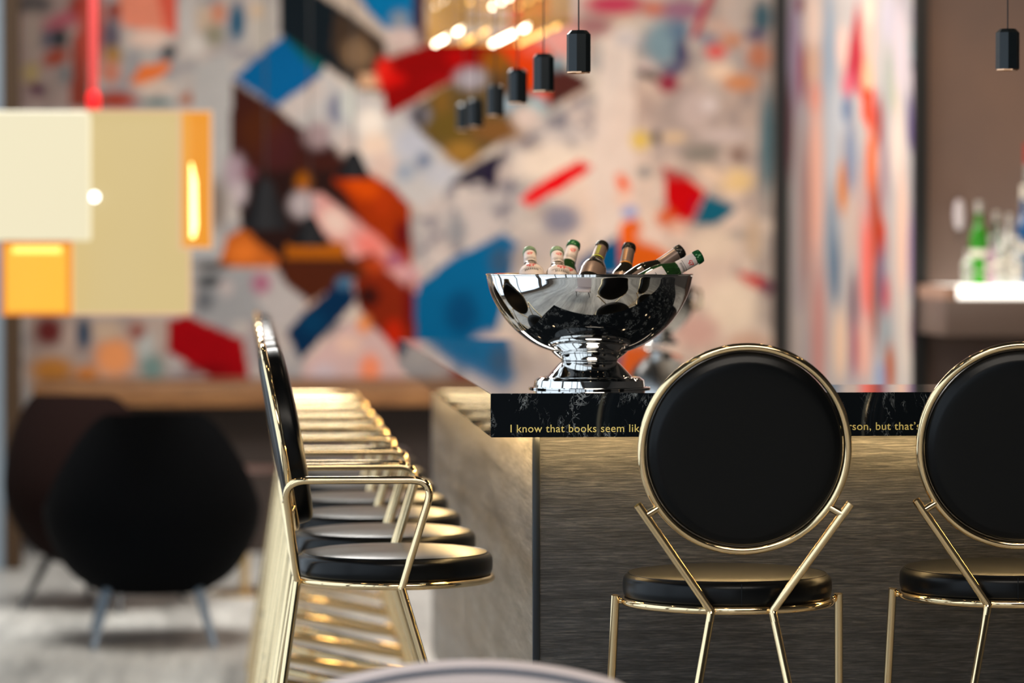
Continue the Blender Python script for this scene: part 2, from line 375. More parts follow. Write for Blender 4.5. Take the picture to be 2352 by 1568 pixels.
    b(1625, 90, 26, 12, (138, 132, 142)); b(1742, 130, 26, 30, (196, 122, 92)); b(1750, 40, 22, 40, (68, 96, 106)); b(1735, 80, 26, 14, (104, 92, 112)); b(1650, 60, 30, 18, (206, 170, 152)); b(1600, 250, 40, 40, (202, 178, 168)); b(1630, 240, 20, 16, (226, 206, 198))
    b(1760, 330, 16, 130, (94, 120, 126)); b(1470, 322, 22, 22, (228, 188, 92)); b(1507, 316, 11, 14, (62, 62, 62)); b(1548, 316, 28, 10, (224, 186, 142)); b(1610, 352, 44, 24, (146, 134, 122)); b(1665, 310, 60, 14, (214, 190, 180)); b(1695, 355, 20, 20, (150, 120, 106))
    b(1560, 400, 60, 10, (130, 110, 104), .5); b(1690, 415, 40, 26, (250, 208, 146)); b(1640, 400, 36, 14, (244, 208, 178), rot=20); b(1690, 540, 30, 12, (176, 160, 150)); b(1730, 550, 20, 50, (214, 176, 140), .7)
    b(1680, 705, 60, 60, (255, 228, 200)); b(1600, 760, 50, 40, (222, 176, 160)); b(1720, 790, 50, 26, (226, 182, 156)); b(1640, 560, 50, 34, (240, 212, 186))
    # lower middle
    p([(800, 395), (850, 395), (905, 430), (940, 470), (948, 620), (900, 600), (860, 560), (790, 440), (760, 412)], (160, 46, 2)); b(835, 430, 44, 26, (216, 74, 0), rot=25); b(880, 470, 26, 26, (176, 52, 4)); b(925, 540, 18, 34, (100, 8, 12))
    b(697, 418, 18, 22, (164, 88, 6)); b(540, 395, 24, 40, (176, 150, 158)); b(552, 440, 16, 30, (196, 178, 180)); b(570, 400, 16, 16, (120, 70, 80)); b(500, 470, 20, 60, (110, 82, 60), .7)
    p([(700, 440), (742, 445), (800, 490), (880, 555), (962, 640), (960, 672), (910, 660), (850, 620), (780, 570), (730, 520)], (226, 158, 148))
    b(770, 510, 34, 26, (242, 206, 190), rot=40); b(850, 565, 36, 26, (242, 128, 114), rot=40); b(905, 598, 22, 18, (172, 96, 118)); b(940, 630, 24, 20, (218, 162, 162)); b(695, 470, 30, 30, (186, 170, 170))
    p([(520, 545), (560, 520), (590, 555), (640, 590), (640, 615), (500, 615)], (200, 100, 34)); b(560, 580, 30, 24, (236, 122, 42)); p([(655, 560), (792, 556), (795, 594), (658, 596)], (176, 92, 12)); b(470, 585, 30, 26, (176, 174, 174)); b(485, 610, 40, 9, (26, 22, 24))
    p([(450, 618), (560, 618), (600, 640), (660, 740), (600, 742), (450, 735)], (160, 158, 158)); b(480, 645, 30, 12, (34, 38, 42)); b(470, 690, 22, 26, (70, 74, 82), .7); b(520, 660, 16, 18, (196, 180, 176))
    p([(640, 598), (800, 598), (860, 580), (880, 640), (800, 640), (705, 700), (650, 645)], (78, 32, 14)); p([(585, 630), (620, 625), (705, 690), (665, 755), (630, 745), (590, 690)], (190, 180, 176)); b(600, 650, 22, 24, (176, 108, 130))
    p([(657, 762), (700, 715), (800, 630), (818, 690), (770, 745), (690, 828)], (0, 42, 76)); b(790, 650, 18, 14, (72, 112, 142)); b(720, 740, 30, 26, (0, 62, 98), .6)
    p([(812, 645), (880, 615), (950, 672), (955, 780), (912, 830), (868, 770), (822, 700)], (132, 36, 10)); b(845, 680, 26, 24, (50, 14, 10)); b(905, 768, 22, 34, (196, 36, 4)); b(860, 610, 30, 18, (180, 62, 20)); b(940, 700, 12, 60, (110, 8, 10))
    p([(686, 890), (700, 830), (800, 738), (860, 752), (905, 800), (940, 890)], (216, 180, 174)); b(836, 745, 16, 20, (246, 150, 84)); b(850, 848, 24, 34, (250, 146, 104)); b(745, 860, 30, 26, (206, 186, 190)); b(800, 790, 30, 20, (238, 196, 176))
    p([(385, 735), (432, 724), (560, 780), (572, 866), (480, 866), (385, 808)], (156, 0, 10)); b(470, 850, 60, 12, (110, 0, 6), .7); b(590, 790, 20, 60, (166, 152, 152))
    m = inpoly(x, y, [(60, 720), (385, 725), (385, 890), (60, 890)]); blend(C, m * .5, (176, 140, 118)); b(112, 760, 34, 34, (112, 44, 42)); b(120, 850, 50, 30, (196, 128, 58)); b(192, 765, 18, 34, (26, 64, 92)); b(160, 770, 16, 30, (196, 170, 156))
    b(262, 820, 44, 44, (242, 156, 98)); b(245, 760, 34, 20, (206, 176, 150)); b(335, 800, 20, 40, (190, 190, 184)); b(350, 845, 26, 30, (120, 144, 138)); b(315, 760, 20, 20, (150, 90, 80)); b(200, 860, 26, 20, (214, 130, 60))
    b(150, 560, 90, 130, (150, 120, 104), .6)
    n = noise2(x, y, 11, 12) * .5 + noise2(x, y, 12, 30) * .5
    C *= (1 + (n - .5) * .16)[..., None] * np.array([.86, .90, .92])
    return np.clip(C, 0, .92)

def paint_side(x, y):
    C = np.zeros(x.shape + (3,)); C += np.array(lin((198, 190, 186))[:3])
    p = lambda pts, c, a=1.0: poly(C, x, y, pts, c, a)
    b = lambda *a, **k: blob(C, x, y, *a, **k)
    n = noise2(x, y * .12, 21, 16); blend(C, np.clip((n - .5) * 2.5, 0, .6), (168, 164, 174))
    b(1808, 500, 9, 500, (122, 124, 118)); b(1826, 120, 14, 140, (174, 156, 182)); b(1815, 300, 9, 110, (120, 84, 92)); b(1843, 165, 8, 70, (152, 50, 64)); b(1838, 10, 8, 20, (130, 50, 60))
    b(1868, 50, 18, 80, (246, 218, 202)); b(1868, 150, 17, 50, (226, 184, 158)); b(1872, 225, 14, 40, (230, 146, 128)); b(1874, 420, 15, 190, (250, 186, 164)); b(1880, 760, 18, 160, (206, 150, 142)); b(1850, 500, 12, 200, (176, 140, 134))
    b(1905, 130, 13, 170, (158, 174, 190)); b(1912, 330, 14, 130, (196, 200, 206)); b(1910, 560, 14, 120, (140, 156, 172)); b(1935, 250, 9, 60, (200, 204, 210)); b(1920, 620, 10, 80, (96, 122, 146)); b(1930, 790, 16, 80, (244, 206, 176))
    p([(1966, 20), (1988, 130), (1978, 225), (1940, 160)], (192, 62, 84)); b(1970, 100, 9, 90, (190, 44, 52)); b(1935, 110, 12, 50, (244, 206, 190)); b(1948, 195, 14, 30, (222, 104, 122)); b(1945, 250, 11, 30, (100, 124, 158)); b(1995, 90, 14, 60, (242, 190, 172)); b(1998, 20, 12, 40, (244, 214, 190)); b(1993, 190, 14, 60, (252, 190, 150))
    p([(1978, 200), (2008, 205), (2006, 290), (1998, 305), (1980, 270)], (254, 82, 50)); b(2018, 280, 11, 60, (166, 70, 70)); b(2002, 380, 13, 90, (242, 116, 62)); b(1936, 430, 12, 60, (222, 130, 48)); b(1955, 370, 12, 90, (132, 146, 172)); b(1955, 520, 12, 80, (214, 190, 176)); b(1975, 480, 9, 100, (206, 170, 160))
    b(2010, 520, 13, 110, (176, 62, 26)); b(1990, 620, 14, 130, (250, 120, 108)); b(2028, 560, 9, 70, (206, 60, 36)); b(2032, 400, 10, 90, (170, 140, 148)); b(2010, 700, 7, 100, (136, 58, 26)); b(2026, 640, 9, 80, (112, 112, 140)); b(2036, 690, 8, 60, (206, 70, 76)); b(2036, 770, 11, 60, (150, 160, 164)); b(1960, 700, 10, 80, (120, 86, 100)); b(1985, 800, 16, 70, (240, 180, 162))
    b(2044, 850, 11, 60, (182, 88, 36)); b(2022, 870, 12, 40, (150, 164, 196)); b(1962, 800, 8, 70, (170, 80, 100)); b(2047, 190, 14, 70, (176, 180, 170)); b(2060, 210, 9, 70, (206, 200, 160)); b(2040, 40, 16, 60, (206, 196, 206)); b(2068, 120, 14, 120, (226, 208, 214)); b(2062, 330, 15, 90, (244, 220, 206)); b(2072, 560, 13, 170, (252, 204, 180)); b(2078, 760, 12, 120, (222, 206, 192))
    b(2090, 270, 8, 60, (130, 116, 152)); b(2098, 150, 9, 80, (220, 200, 212)); b(2116, 20, 14, 40, (86, 62, 122)); b(2104, 40, 10, 40, (136, 126, 168)); b(2112, 110, 18, 48, (10, 142, 146)); b(2118, 72, 8, 10, (150, 176, 170)); b(2102, 150, 9, 16, (40, 80, 96)); b(2122, 250, 13, 90, (192, 198, 194)); b(2096, 310, 9, 40, (110, 90, 140)); b(2108, 430, 12, 60, (150, 130, 152)); b(2094, 580, 9, 90, (168, 142, 178)); b(2122, 620, 11, 60, (178, 184, 184)); b(2116, 720, 15, 50, (112, 44, 88)); b(2100, 760, 10, 60, (140, 96, 130)); b(2115, 840, 18, 50, (176, 178, 176)); b(2128, 560, 6, 60, (60, 20, 36))
    return np.clip(C, 0, .92)

paint = mat('mural paint', rough=.8, **{'Specular IOR Level': .08}); at_n = N(paint, 'ShaderNodeAttribute', attribute_name='paint'); L(paint, at_n, 'Color', P(paint), 'Base Color')
def painted_wall(name, A, B, z0, z1, nu, nv, fn, back):
    """thick wall from A to B (plan points) whose room side carries the painting"""
    u = np.linspace(0, 1, nu + 1); v = np.linspace(z0, z1, nv + 1)
    U, V = np.meshgrid(u, v, indexing='ij'); X = A[0] + (B[0] - A[0]) * U; Y = A[1] + (B[1] - A[1]) * U
    px, py = proj(X, Y, V); C = fn(px, py)
    verts = np.stack([X, Y, V], -1).reshape(-1, 3).tolist()
    idx = lambda i, j: i * (nv + 1) + j
    faces = [(idx(i, j), idx(i + 1, j), idx(i + 1, j + 1), idx(i, j + 1)) for i in range(nu) for j in range(nv)]
    k = len(verts)
    for (x, y) in (A, B):
        for z in (z0, z1): verts.append((x + back[0], y + back[1], z))
    c = [idx(0, 0), idx(0, nv), idx(nu, 0), idx(nu, nv)]
    faces += [(c[0], c[1], k + 1, k), (c[2], k + 2, k + 3, c[3]), (k, k + 1, k + 3, k + 2), (c[1], c[3], k + 3, k + 1), (c[0], k, k + 2, c[2])]
    me = bpy.data.meshes.new(name); me.from_pydata(verts, [], faces); me.update()
    ca = me.color_attributes.new('paint', 'FLOAT_COLOR', 'POINT')
    cc = np.ones((len(verts), 4)); cc[:k, :3] = C.reshape(-1, 3); cc[k:, :3] = .3
    ca.data.foreach_set('color', cc.ravel().astype(np.float32))
    me.materials.append(paint); o = bpy.data.objects.new(name, me); COL.objects.link(o)
    return tag(o, kind='structure')
XS = at(1802, 500, 17.0).x
painted_wall('wall_front', (at(-60, 500, 17).x, 17.0), (XS, 17.0), .0, 3.6, 430, 260, paint_main, (0, .1))
YS = 13.55
painted_wall('wall_side', (XS, 17.0), (XS, YS), .0, 3.6, 220, 160, paint_side, (.1, 0))
struct('wall_bar', box(XS, 6, YS - .08, YS + .02, 0, 3.6), plaster)
struct('trim_1', box(XS - .06, XS, 16.9, 17.0, 0, 3.6, bev=.004), black_metal)
struct('trim_2', box(XS - .045, XS + .012, YS - .11, YS - .08, 0, 3.6, bev=.004), black_metal)
xl = at(8, 500, 15.6).x; xr = at(46, 500, 15.6).x
struct('wall_lounge', box(WL, xl, 15.6, 15.75, 0, 3.6), blue_grey)
struct('trim_3', box(xl, xr, 15.58, 15.68, 0, 3.6, bev=.006), brown_frame)

# long oak ledge under the mural
t = thing('wall_bench', 'long oak ledge bench running along the foot of the painted mural', 'bench', (0, 16.45, 0))
obj('ledge', box(xr + .02, XS - .1, -.35, .5, .70, .80, bev=.006), bench_wood, t)
obj('front_panel', box(xr + .02, XS - .1, -.1, .5, 0, .70), mat('dark brown panel', lin((46, 34, 28)), .6), t, smooth=False)

# ------------------------------------------------------------------ bar counter
YF = 7.2; XB = at(1127, 950, YF).x
ZT = at(1127, 903.5, YF).z; ZB = at(1127, 1004.5, YF).z
XE = 3.0; YE = 11.6; YI = 7.62; XI = XB + .72; OV = .105; OVY = .17
def add_prism(bm, pts, z0, z1, bev=0):
    lo = [bm.verts.new((x, y, z0)) for x, y in pts]; hi = [bm.verts.new((x, y, z1)) for x, y in pts]
    n = len(pts); fs = [bm.faces.new(list(reversed(lo))), bm.faces.new(hi)]
    for i in range(n): fs.append(bm.faces.new((lo[i], lo[(i + 1) % n], hi[(i + 1) % n], hi[i])))
    if bev: bmesh.ops.bevel(bm, geom=[e for e in bm.edges], offset=bev, segments=2, affect='EDGES')
    return bm
bar = thing('bar_counter', 'L-shaped bar counter with black marble top, gold engraved sentence and smoked oak front', 'bar counter', (XB, YF, 0))
def loc(pts): return [(x - XB, y - YF) for x, y in pts]
top = obj('marble_top', add_prism(bmesh.new(), loc([(XB, YF), (XE, YF), (XE, YI), (XI, YI), (XI, YE), (XB, YE)]), ZB, ZT, .0015), marble, bar, smooth=False)
o = OV
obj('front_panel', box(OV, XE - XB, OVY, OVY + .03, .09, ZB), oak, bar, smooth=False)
obj('side_panel', box(OV, OV + .03, OVY + .032, YE - YF - OV, .09, ZB), oak_side_lit, bar, smooth=False)
obj('corner_bead', box(OV - .004, OV + .012, OVY - .004, OVY + .012, .09, ZB, bev=.002), mat('dark edge strip', (.03, .035, .04, 1), .3, .6), bar)
bm = bmesh.new(); add_box(bm, OV + .05, XE - XB, OVY + .05, OVY + .1, 0, .09); add_box(bm, OV + .05, OV + .1, OVY + .05, YE - YF - OV, 0, .09)
add_box(bm, XI - XB - .08, XI - XB - .05, YI - YF, YE - YF - OV, .0, ZB); add_box(bm, OV + .03, XI - XB - .05, YE - YF - OV - .03, YE - YF - OV, 0, ZB); add_box(bm, XI - XB - .05, XE - XB, YI - YF - .05, YI - YF - .02, 0, ZB)
obj('plinth', bm, black_metal, bar, smooth=False)
bm = bmesh.new(); add_box(bm, OV - .0, XE - XB, OVY - .045, OVY - .03, ZB - .0015, ZB); add_box(bm, OV - .045, OV - .03, OVY - .045, YE - YF - OV, ZB - .0015, ZB)
obj('light_strip', bm, led, bar, smooth=False)
# engraved sentence
def text_mesh(s, size=1.0, ext=0.0):
    c = bpy.data.curves.new('t', 'FONT'); c.body = s; c.size = size; c.extrude = ext; c.space_character = 1.06; c.offset = .003
    ob = bpy.data.objects.new('t', c); COL.objects.link(ob); bpy.context.view_layer.update()
    me = bpy.data.meshes.new_from_object(ob.evaluated_get(bpy.context.evaluated_depsgraph_get()))
    bpy.data.objects.remove(ob); bpy.data.curves.remove(c); return me
def xr_of(me): xs = [v.co.x for v in me.vertices]; return min(xs), max(xs)
gold_paint = mat('gold lettering', lin((255, 226, 128)), .4)
def wid(s): a, b = xr_of(text_mesh(s)); return b - a
def segment(s, px0, scale, pybase, capx):
    me = text_mesh(s); a, b = xr_of(me); A = at(px0, pybase, YF); sx = scale * YF / F; Hs = capx * YF / F / .70
    for v in me.vertices: v.co = Vector((A.x - XB + (v.co.x - a) * sx, -.0012, A.z + v.co.y * Hs))
    me.materials.append(gold_paint); ob = bpy.data.objects.new('lettering', me); COL.objects.link(ob); ob.parent = top
    ob['label'] = 'gold engraved lettering'; return ob
segment('I know that books seem like the ultimate', 1172.5, (1436 - 1172.5) / wid('I know that books seem'), 992.6, 18)
k2 = (2106.5 - 1953.5) / wid('rson, but that'); full2 = 'thing that\u2019s made by one person, but that\u2019s not true'
segment(full2, 1953.5 - k2 * (wid(full2) - wid('rson, but that\u2019s not true')), k2, 988.2, 18)

# ------------------------------------------------------------------ bar stools
RR = .211; ZR = .705; TR = .0083
def stool(name, label, armed, group=None):
    t = thing(name, label, 'bar stool', group=group)
    # seat cushion
    R = .2125
    prof = spline([(0, .708), (.19, .708), (.206, .711), (R, .722), (R + .001, .738), (R - .001, .752), (R - .010, .7605)], 4) + [(R - .0115, .7595)] + spline([(R - .0125, .7615), (R - .04, .766), (.1, .7705), (0, .772)], 4)
    seat = obj('seat', lathe(prof, 72), leather, t)
    bm = tube(circle((0, 0, .7605), R - .0108, 72), .0016, 6, closed=True)
    add_tube(bm, [(-R - .0012, 0, .715), (-R - .0022, 0, .738), (-R + .0005, 0, .758)], .0009, 6)
    obj('piping', bm, leather, seat)
    obj('seat_ring', tube(circle((0, 0, ZR), RR, 72), TR, 12, closed=True), gold, t)
    # round back
    tilt = math.radians(10.5 if armed else 8)
    BM = Matrix.Translation((-.253, 0, 1.014 if armed else 1.0275)) @ Matrix.Rotation(-tilt, 4, 'Y') @ Matrix.Rotation(math.radians(90), 4, 'Y')
    # local z of the disc -> points to +X (seat side)
    rb = .201 if armed else .2045
    obj('back_ring', tube([BM @ v for v in circle((0, 0, 0), rb, 96)], .0082, 12, closed=True), gold, t)
    pr = spline([(0, -.016), (.10, -.016), (.165, -.0145), (.182, -.010), (.1935, -.002), (.195, .012), (.193, .030), (.186, .038), (.165, .043), (.08, .047), (0, .048)], 4)
    obj('backrest', lathe(pr, 72, BM), leather, t)
    for s in (-1, 1):
        a0 = Vector((-.215, s * .061, ZR)); foot = Vector((-.32, s * .20, 0))
        obj('leg', tube(round_path([foot, foot.lerp(a0, .97), a0], 0), .0085, 12), gold, t)
        if armed:
            top_ = Vector((-.243, s * .213, .905))
            path = round_path([a0, a0.lerp(top_, .92) + Vector((-.004, 0, 0)), Vector((-.246, s * .236, .932)), Vector((.060, s * .236, .932)), Vector((.0, s * (RR + .013), ZR - .005))], [0, .03, .045, .045, 0], 8)
            path = round_path([a0, Vector((-.247, s * .222, .933)), Vector((.070, s * .236, .933)), Vector((.0, s * (RR + .013), ZR - .005))], [0, .05, .05, 0], 9)
            obj('armrest', tube(path, .0085, 12), gold, t)
            l0 = Vector((0, s * (RR + .013), ZR)); obj('leg', tube([l0, Vector((.21, s * .25, 0))], .0085, 12), gold, t)
            pp = Vector((-.236, s * .165, .86))
        else:
            end = Vector((-.246, s * .2115, .919))
            obj('back_post', tube(round_path([Vector((-.217, s * .0625, ZR - .006)), a0, end], .01), .0085, 12), gold, t)
            l0 = Vector((-.004, s * (RR + .0185), ZR + .012)); obj('leg', tube([l0, Vector((.11, s * .252, 0))], .0088, 14), gold, t)
            obj('ring_lug', tube([(0, s * (RR), ZR), (0, s * (RR + .018), ZR)], .006, 10), gold, t)
            pp = Vector((-.2435, s * .196, .897))
        tg = (s * .171, .912) if not armed else (pp.y - s * .028, pp.z + .02)
        q = min((BM @ v for v in circle((0, 0, 0), rb, 240)), key=lambda w: (w.y - tg[0]) ** 2 + (w.z - tg[1]) ** 2)
        obj('bracket', tube([pp, q], .0075, 12), gold, t)
    # foot rest: side rails that slope to the front and a cross rail
    bm = bmesh.new()
    fx = .21 if armed else .11
    fr = {s: Vector((.0, s * (RR + .013), ZR)).lerp(Vector((fx, s * .25, 0)), .66) for s in (-1, 1)}
    bk = {s: Vector((-.215, s * .061, ZR)).lerp(Vector((-.32, s * .20, 0)), .54) for s in (-1, 1)}
    for s in (-1, 1): add_tube(bm, [bk[s], fr[s]], .0135, 12)
    add_tube(bm, [fr[-1], fr[1]], .014, 12); add_tube(bm, [bk[-1], bk[1]], .008, 10)
    obj('footrest', bm, gold, t)
    return t
ordn = ['first and nearest', 'second', 'third', 'fourth', 'fifth', 'sixth', 'seventh', 'eighth and farthest']
A0 = stool('bar_stool', '', True, 'armed gold bar stools along the left side of the bar')
for i in range(8):
    st = A0 if i == 0 else copy_tree(A0)
    st.location = (.322, 7.60 + .567 * i, 0)
    st.rotation_euler = (0, 0, math.radians([1.0, -.6, .4, 0, -.5, .6, -.3, .2][i]))
    st['label'] = 'gold armrest bar stool, %s in the row left of the bar' % ordn[i]
B0 = stool('bar_stool', 'armless gold bar stool with round black back seen whole before the engraved bar front', False, 'armless gold stools at the bar front')
B0.location = (at(1670, 1330, 7.05).x, 7.05, 0); B0.rotation_euler = (0, 0, math.radians(90))
B1 = copy_tree(B0); B1['label'] = 'armless gold bar stool cut off by the right picture edge'
B1.location = (at(2303, 1330, 7.13).x, 7.13, 0); B1.rotation_euler = (0, 0, math.radians(86))

# ------------------------------------------------------------------ champagne bowl with bottles
BY = 7.45; bx = at(1354, 632, BY).x
zr = at(1354, 632, BY).z
bowl = thing('champagne_bowl', 'large polished steel footed bowl full of bottles on the marble corner', 'bowl', (bx, BY, ZT))
H = zr - ZT; k = BY / F
def zz(py): return zr - (py - 632) * k - ZT
outer = spline([(.047, zz(812)), (.085, zz(806)), (.125, zz(787)), (.163, zz(755)), (.193, zz(715)), (.212, zz(675)), (.2205, zz(640)), (.2215, zz(632))], 6)
lip = [(.2235, zz(631)), (.2235, zz(629)), (.2205, zz(628)), (.2125, zz(630))]
inner = spline([(.210, zz(636)), (.200, zz(680)), (.180, zz(720)), (.15, zz(755)), (.11, zz(785)), (.05, zz(800)), (0, zz(803))], 5)
obj('basin', lathe([(0, zz(812))] + outer + lip + inner, 128), chrome, bowl)
foot = [(.0, .0)] + [(.131, 0.0005), (.131, .003), (.120, .0045), (.1195, .008), (.1175, .0185), (.110, .0235)] + spline([(.109, .0245), (.095, zz(868)), (.08, zz(852)), (.068, zz(838)), (.0605, zz(831))], 4) + [(.0605, zz(829)), (.0615, zz(827))] + spline([(.0615, zz(826)), (.078, zz(812)), (.089, zz(797)), (.0905, zz(792)), (.089, zz(789)), (.075, zz(787)), (.04, zz(797))], 4)
obj('foot', lathe(foot, 96), chrome, bowl)
glass_g = mat('green bottle glass', (.02, .07, .015, 1), .06, **{'Transmission Weight': .35, 'IOR': 1.5, 'Coat Weight': .5})
glass_a = mat('amber bottle glass', (.12, .07, .012, 1), .06, **{'Transmission Weight': .4, 'IOR': 1.5, 'Coat Weight': .5})
glass_d = mat('dark bottle glass', (.012, .010, .006, 1), .06, **{'Coat Weight': .5})
cap_g = mat('green cap', lin((20, 92, 46)), .25, .3); cap_s = mat('pale green cap', lin((150, 176, 140)), .3, .4); cap_b = mat('dark cap', (.02, .018, .014, 1), .25, .5)
lab_w = mat('white paper label', lin((226, 208, 198)), .5); lab_t = mat('taupe foil label', lin((132, 110, 98)), .35, .3)
red_ink = mat('red ink', lin((226, 34, 22)), .5); blk_ink = mat('black ink', lin((40, 36, 32)), .5)
yel_ink = mat('yellow ink', lin((214, 222, 30)), .4); org_ink = mat('orange ink', lin((236, 150, 40)), .4)
BR = .0295
bprof = [(0, .002), (.022, 0), (BR, .004), (BR, .110)]; shoulder = spline([(BR, .110), (.0275, .128), (.021, .145), (.0155, .158), (.0140, .170), (.0132, .205), (.0132, .213)], 5)
def rad_at(z):
    P_ = bprof[2:] + shoulder
    for (r0, z0), (r1, z1) in zip(P_, P_[1:]):
        if z0 <= z <= z1 and z1 > z0: return r0 + (r1 - r0) * (z - z0) / (z1 - z0)
    return .0132
def wrap(bm, a0, a1, z0, z1, off, na=16, nz=4):
    """patch that hugs the bottle between two angles and two heights"""
    g = [[None] * (nz + 1) for _ in range(na + 1)]
    for i in range(na + 1):
        for j in range(nz + 1):
            a = a0 + (a1 - a0) * i / na; z = z0 + (z1 - z0) * j / nz; r = rad_at(z) + off
            g[i][j] = bm.verts.new((r * math.cos(a), r * math.sin(a), z))
    for i in range(na):
        for j in range(nz): bm.faces.new((g[i][j], g[i + 1][j], g[i + 1][j + 1], g[i][j + 1]))
    return bm
GL = [".##.####", "#..#...#", "#....##.", "####.#..", "..#..#..", "..##.#.."]
def glyphs(bm, ac, zc, w, h, off):
    n = len(GL[0]); m = len(GL)
    r = rad_at(zc)
    for j, row in enumerate(GL):
        for i, c in enumerate(row):
            if c == '#':
                a0 = ac + ((i / n) - .5) * w / r; z1 = zc + h / 2 - j * h / m
                wrap(bm, a0, a0 + w / n / r, z1 - h / m, z1, off, 2, 1)
def bottle(label, kindb):
    t = thing('beer_bottle', label, 'bottle', group='bottles in the steel bowl')
    gl = {'green': glass_g, 'amber': glass_a, 'dark': glass_d, 'yellow': glass_d, 'orange': glass_d}[kindb]
    obj('glass', lathe(bprof + shoulder + [(0, .2135)], 32), gl, t)
    bm = lathe([(.0133, .2055), (.0148, .206), (.0150, .2125), (.0150, .216), (.0140, .2195), (.010, .2212), (0, .2217)], 42)
    for v in bm.verts:
        r = math.hypot(v.co.x, v.co.y)
        if r > .0135 and v.co.z < .214:
            a = math.atan2(v.co.y, v.co.x); f = 1 + .035 * math.cos(21 * a); v.co.x *= f; v.co.y *= f
    obj('cap', bm, {'green': cap_g, 'amber': cap_s, 'dark': cap_b, 'yellow': cap_b, 'orange': cap_b}[kindb], t)
    c = -math.pi / 2
    if kindb in ('green', 'amber'):
        lb = obj('neck_label', wrap(bmesh.new(), 0, 2 * math.pi, .163, .204, .0004, 32, 8), lab_w, t)
        bm = bmesh.new(); glyphs(bm, c, .190, .0125, .010, .0008); obj('red_mark', bm, red_ink, lb)
        bm = bmesh.new()
        for q in range(9): wrap(bm, c - .75 + q * .17, c - .68 + q * .17, .168, .173, .0008, 1, 1)
        wrap(bm, c - 1.2, c + 1.2, .1755, .1763, .0008, 12, 1); obj('lettering', bm, blk_ink, lb)
        lb = obj('shoulder_label', wrap(bmesh.new(), c - 1.15, c + 1.15, .080, .131, .0004, 20, 10), lab_w, t)
        bm = bmesh.new(); glyphs(bm, c, .121, .020, .013, .0009); obj('red_mark', bm, red_ink, lb)
        bm = bmesh.new(); wrap(bm, c - .8, c + .8, .1105, .1115, .0009, 12, 1)
        for q in range(8): wrap(bm, c - .5 + q * .13, c - .43 + q * .13, .101, .108, .0009, 1, 1)
        obj('lettering', bm, blk_ink, lb)
    else:
        lb = obj('neck_label', wrap(bmesh.new(), 0, 2 * math.pi, .160, .204, .0004, 32, 8), lab_t, t)
        ink = {'yellow': yel_ink, 'orange': org_ink}.get(kindb)
        if ink:
            bm = bmesh.new(); wrap(bm, 0, 2 * math.pi, .160, .163, .0010, 32, 1); wrap(bm, c - .75, c - .68, .168, .201, .0009, 1, 6)
            for q in range(6): wrap(bm, c - .55, c - .30, .169 + q * .0052, .1715 + q * .0052, .0009, 2, 1)
            obj('lettering', bm, ink, lb)
        obj('shoulder_label', wrap(bmesh.new(), c - 1.1, c + 1.1, .080, .120, .0004, 20, 10), lab_t, t)
    return t
def place(t, px, py, Y, phi, lean, spin=0, tip=.2205):
    phi = math.radians(phi); Lr = math.radians(lean)
    d = Vector((math.cos(Lr) * math.sin(phi), math.sin(Lr), math.cos(Lr) * math.cos(phi)))
    capp = at(px, py, Y); base = capp - d * tip
    # local -Y should look at the camera
    z = d; back = Vector((0, -1, 0)); y = -(back - z * back.dot(z)).normalized(); x = y.cross(z)
    R = Matrix((x, y, z)).transposed() @ Matrix.Rotation(math.radians(spin), 3, 'Z')
    t.location = base; t.rotation_euler = R.to_euler()
for (lb, kb, px, py, Y, phi, lean, spin) in [
    ('white labelled bottle with pale cap, leftmost in the steel bowl', 'amber', 1216, 576, 7.60, 2, 57, -6),
    ('amber glass bottle with white label and pale cap, second from the left in the bowl', 'amber', 1279, 576, 7.54, 4, 55, 10),
    ('green capped bottle with white neck label, leaning behind the amber one', 'green', 1319, 559, 7.64, 20, 38, 0),
    ('dark bottle with taupe neck foil and yellow ring in the middle of the bowl', 'yellow', 1384, 562, 7.60, 26, 50, 0),
    ('dark bottle with taupe neck foil and orange ring right of the bowl centre', 'orange', 1446, 564, 7.62, 16, 39, 0),
    ('dark capped bottle with plain taupe neck foil leaning far to the right', 'dark', 1568, 573, 7.445, 56, 8, 20),
    ('green capped bottle with white neck label sticking out over the right rim', 'green', 1611, 586, 7.35, 62, 4, 14)]:
    place(bottle(lb, kb), px, py, Y, phi, lean, spin)

# smaller steel bowl at the far end of the counter
p2 = at(1517, 790, 10.9); t = thing('ice_bucket', 'small round steel bucket standing far back on the marble counter', 'bucket', (p2.x, 10.9, ZT))
obj('bucket_body', lathe(spline([(0, .0), (.05, 0), (.055, .01), (.035, .03), (.06, .05), (.095, .09), (.108, .14), (.105, .185)], 5) + [(.108, .188), (.10, .188)] + spline([(.098, .15), (.08, .09), (.0, .06)], 4), 48), chrome, t)
obj('handle', tube([(.105 * math.cos(a), 0, .17 + .02 * math.sin(a) * 0) for a in (0,)] + [(.125, 0, .17), (.128, 0, .12), (.105, 0, .11)], .006, 8), gold, t)

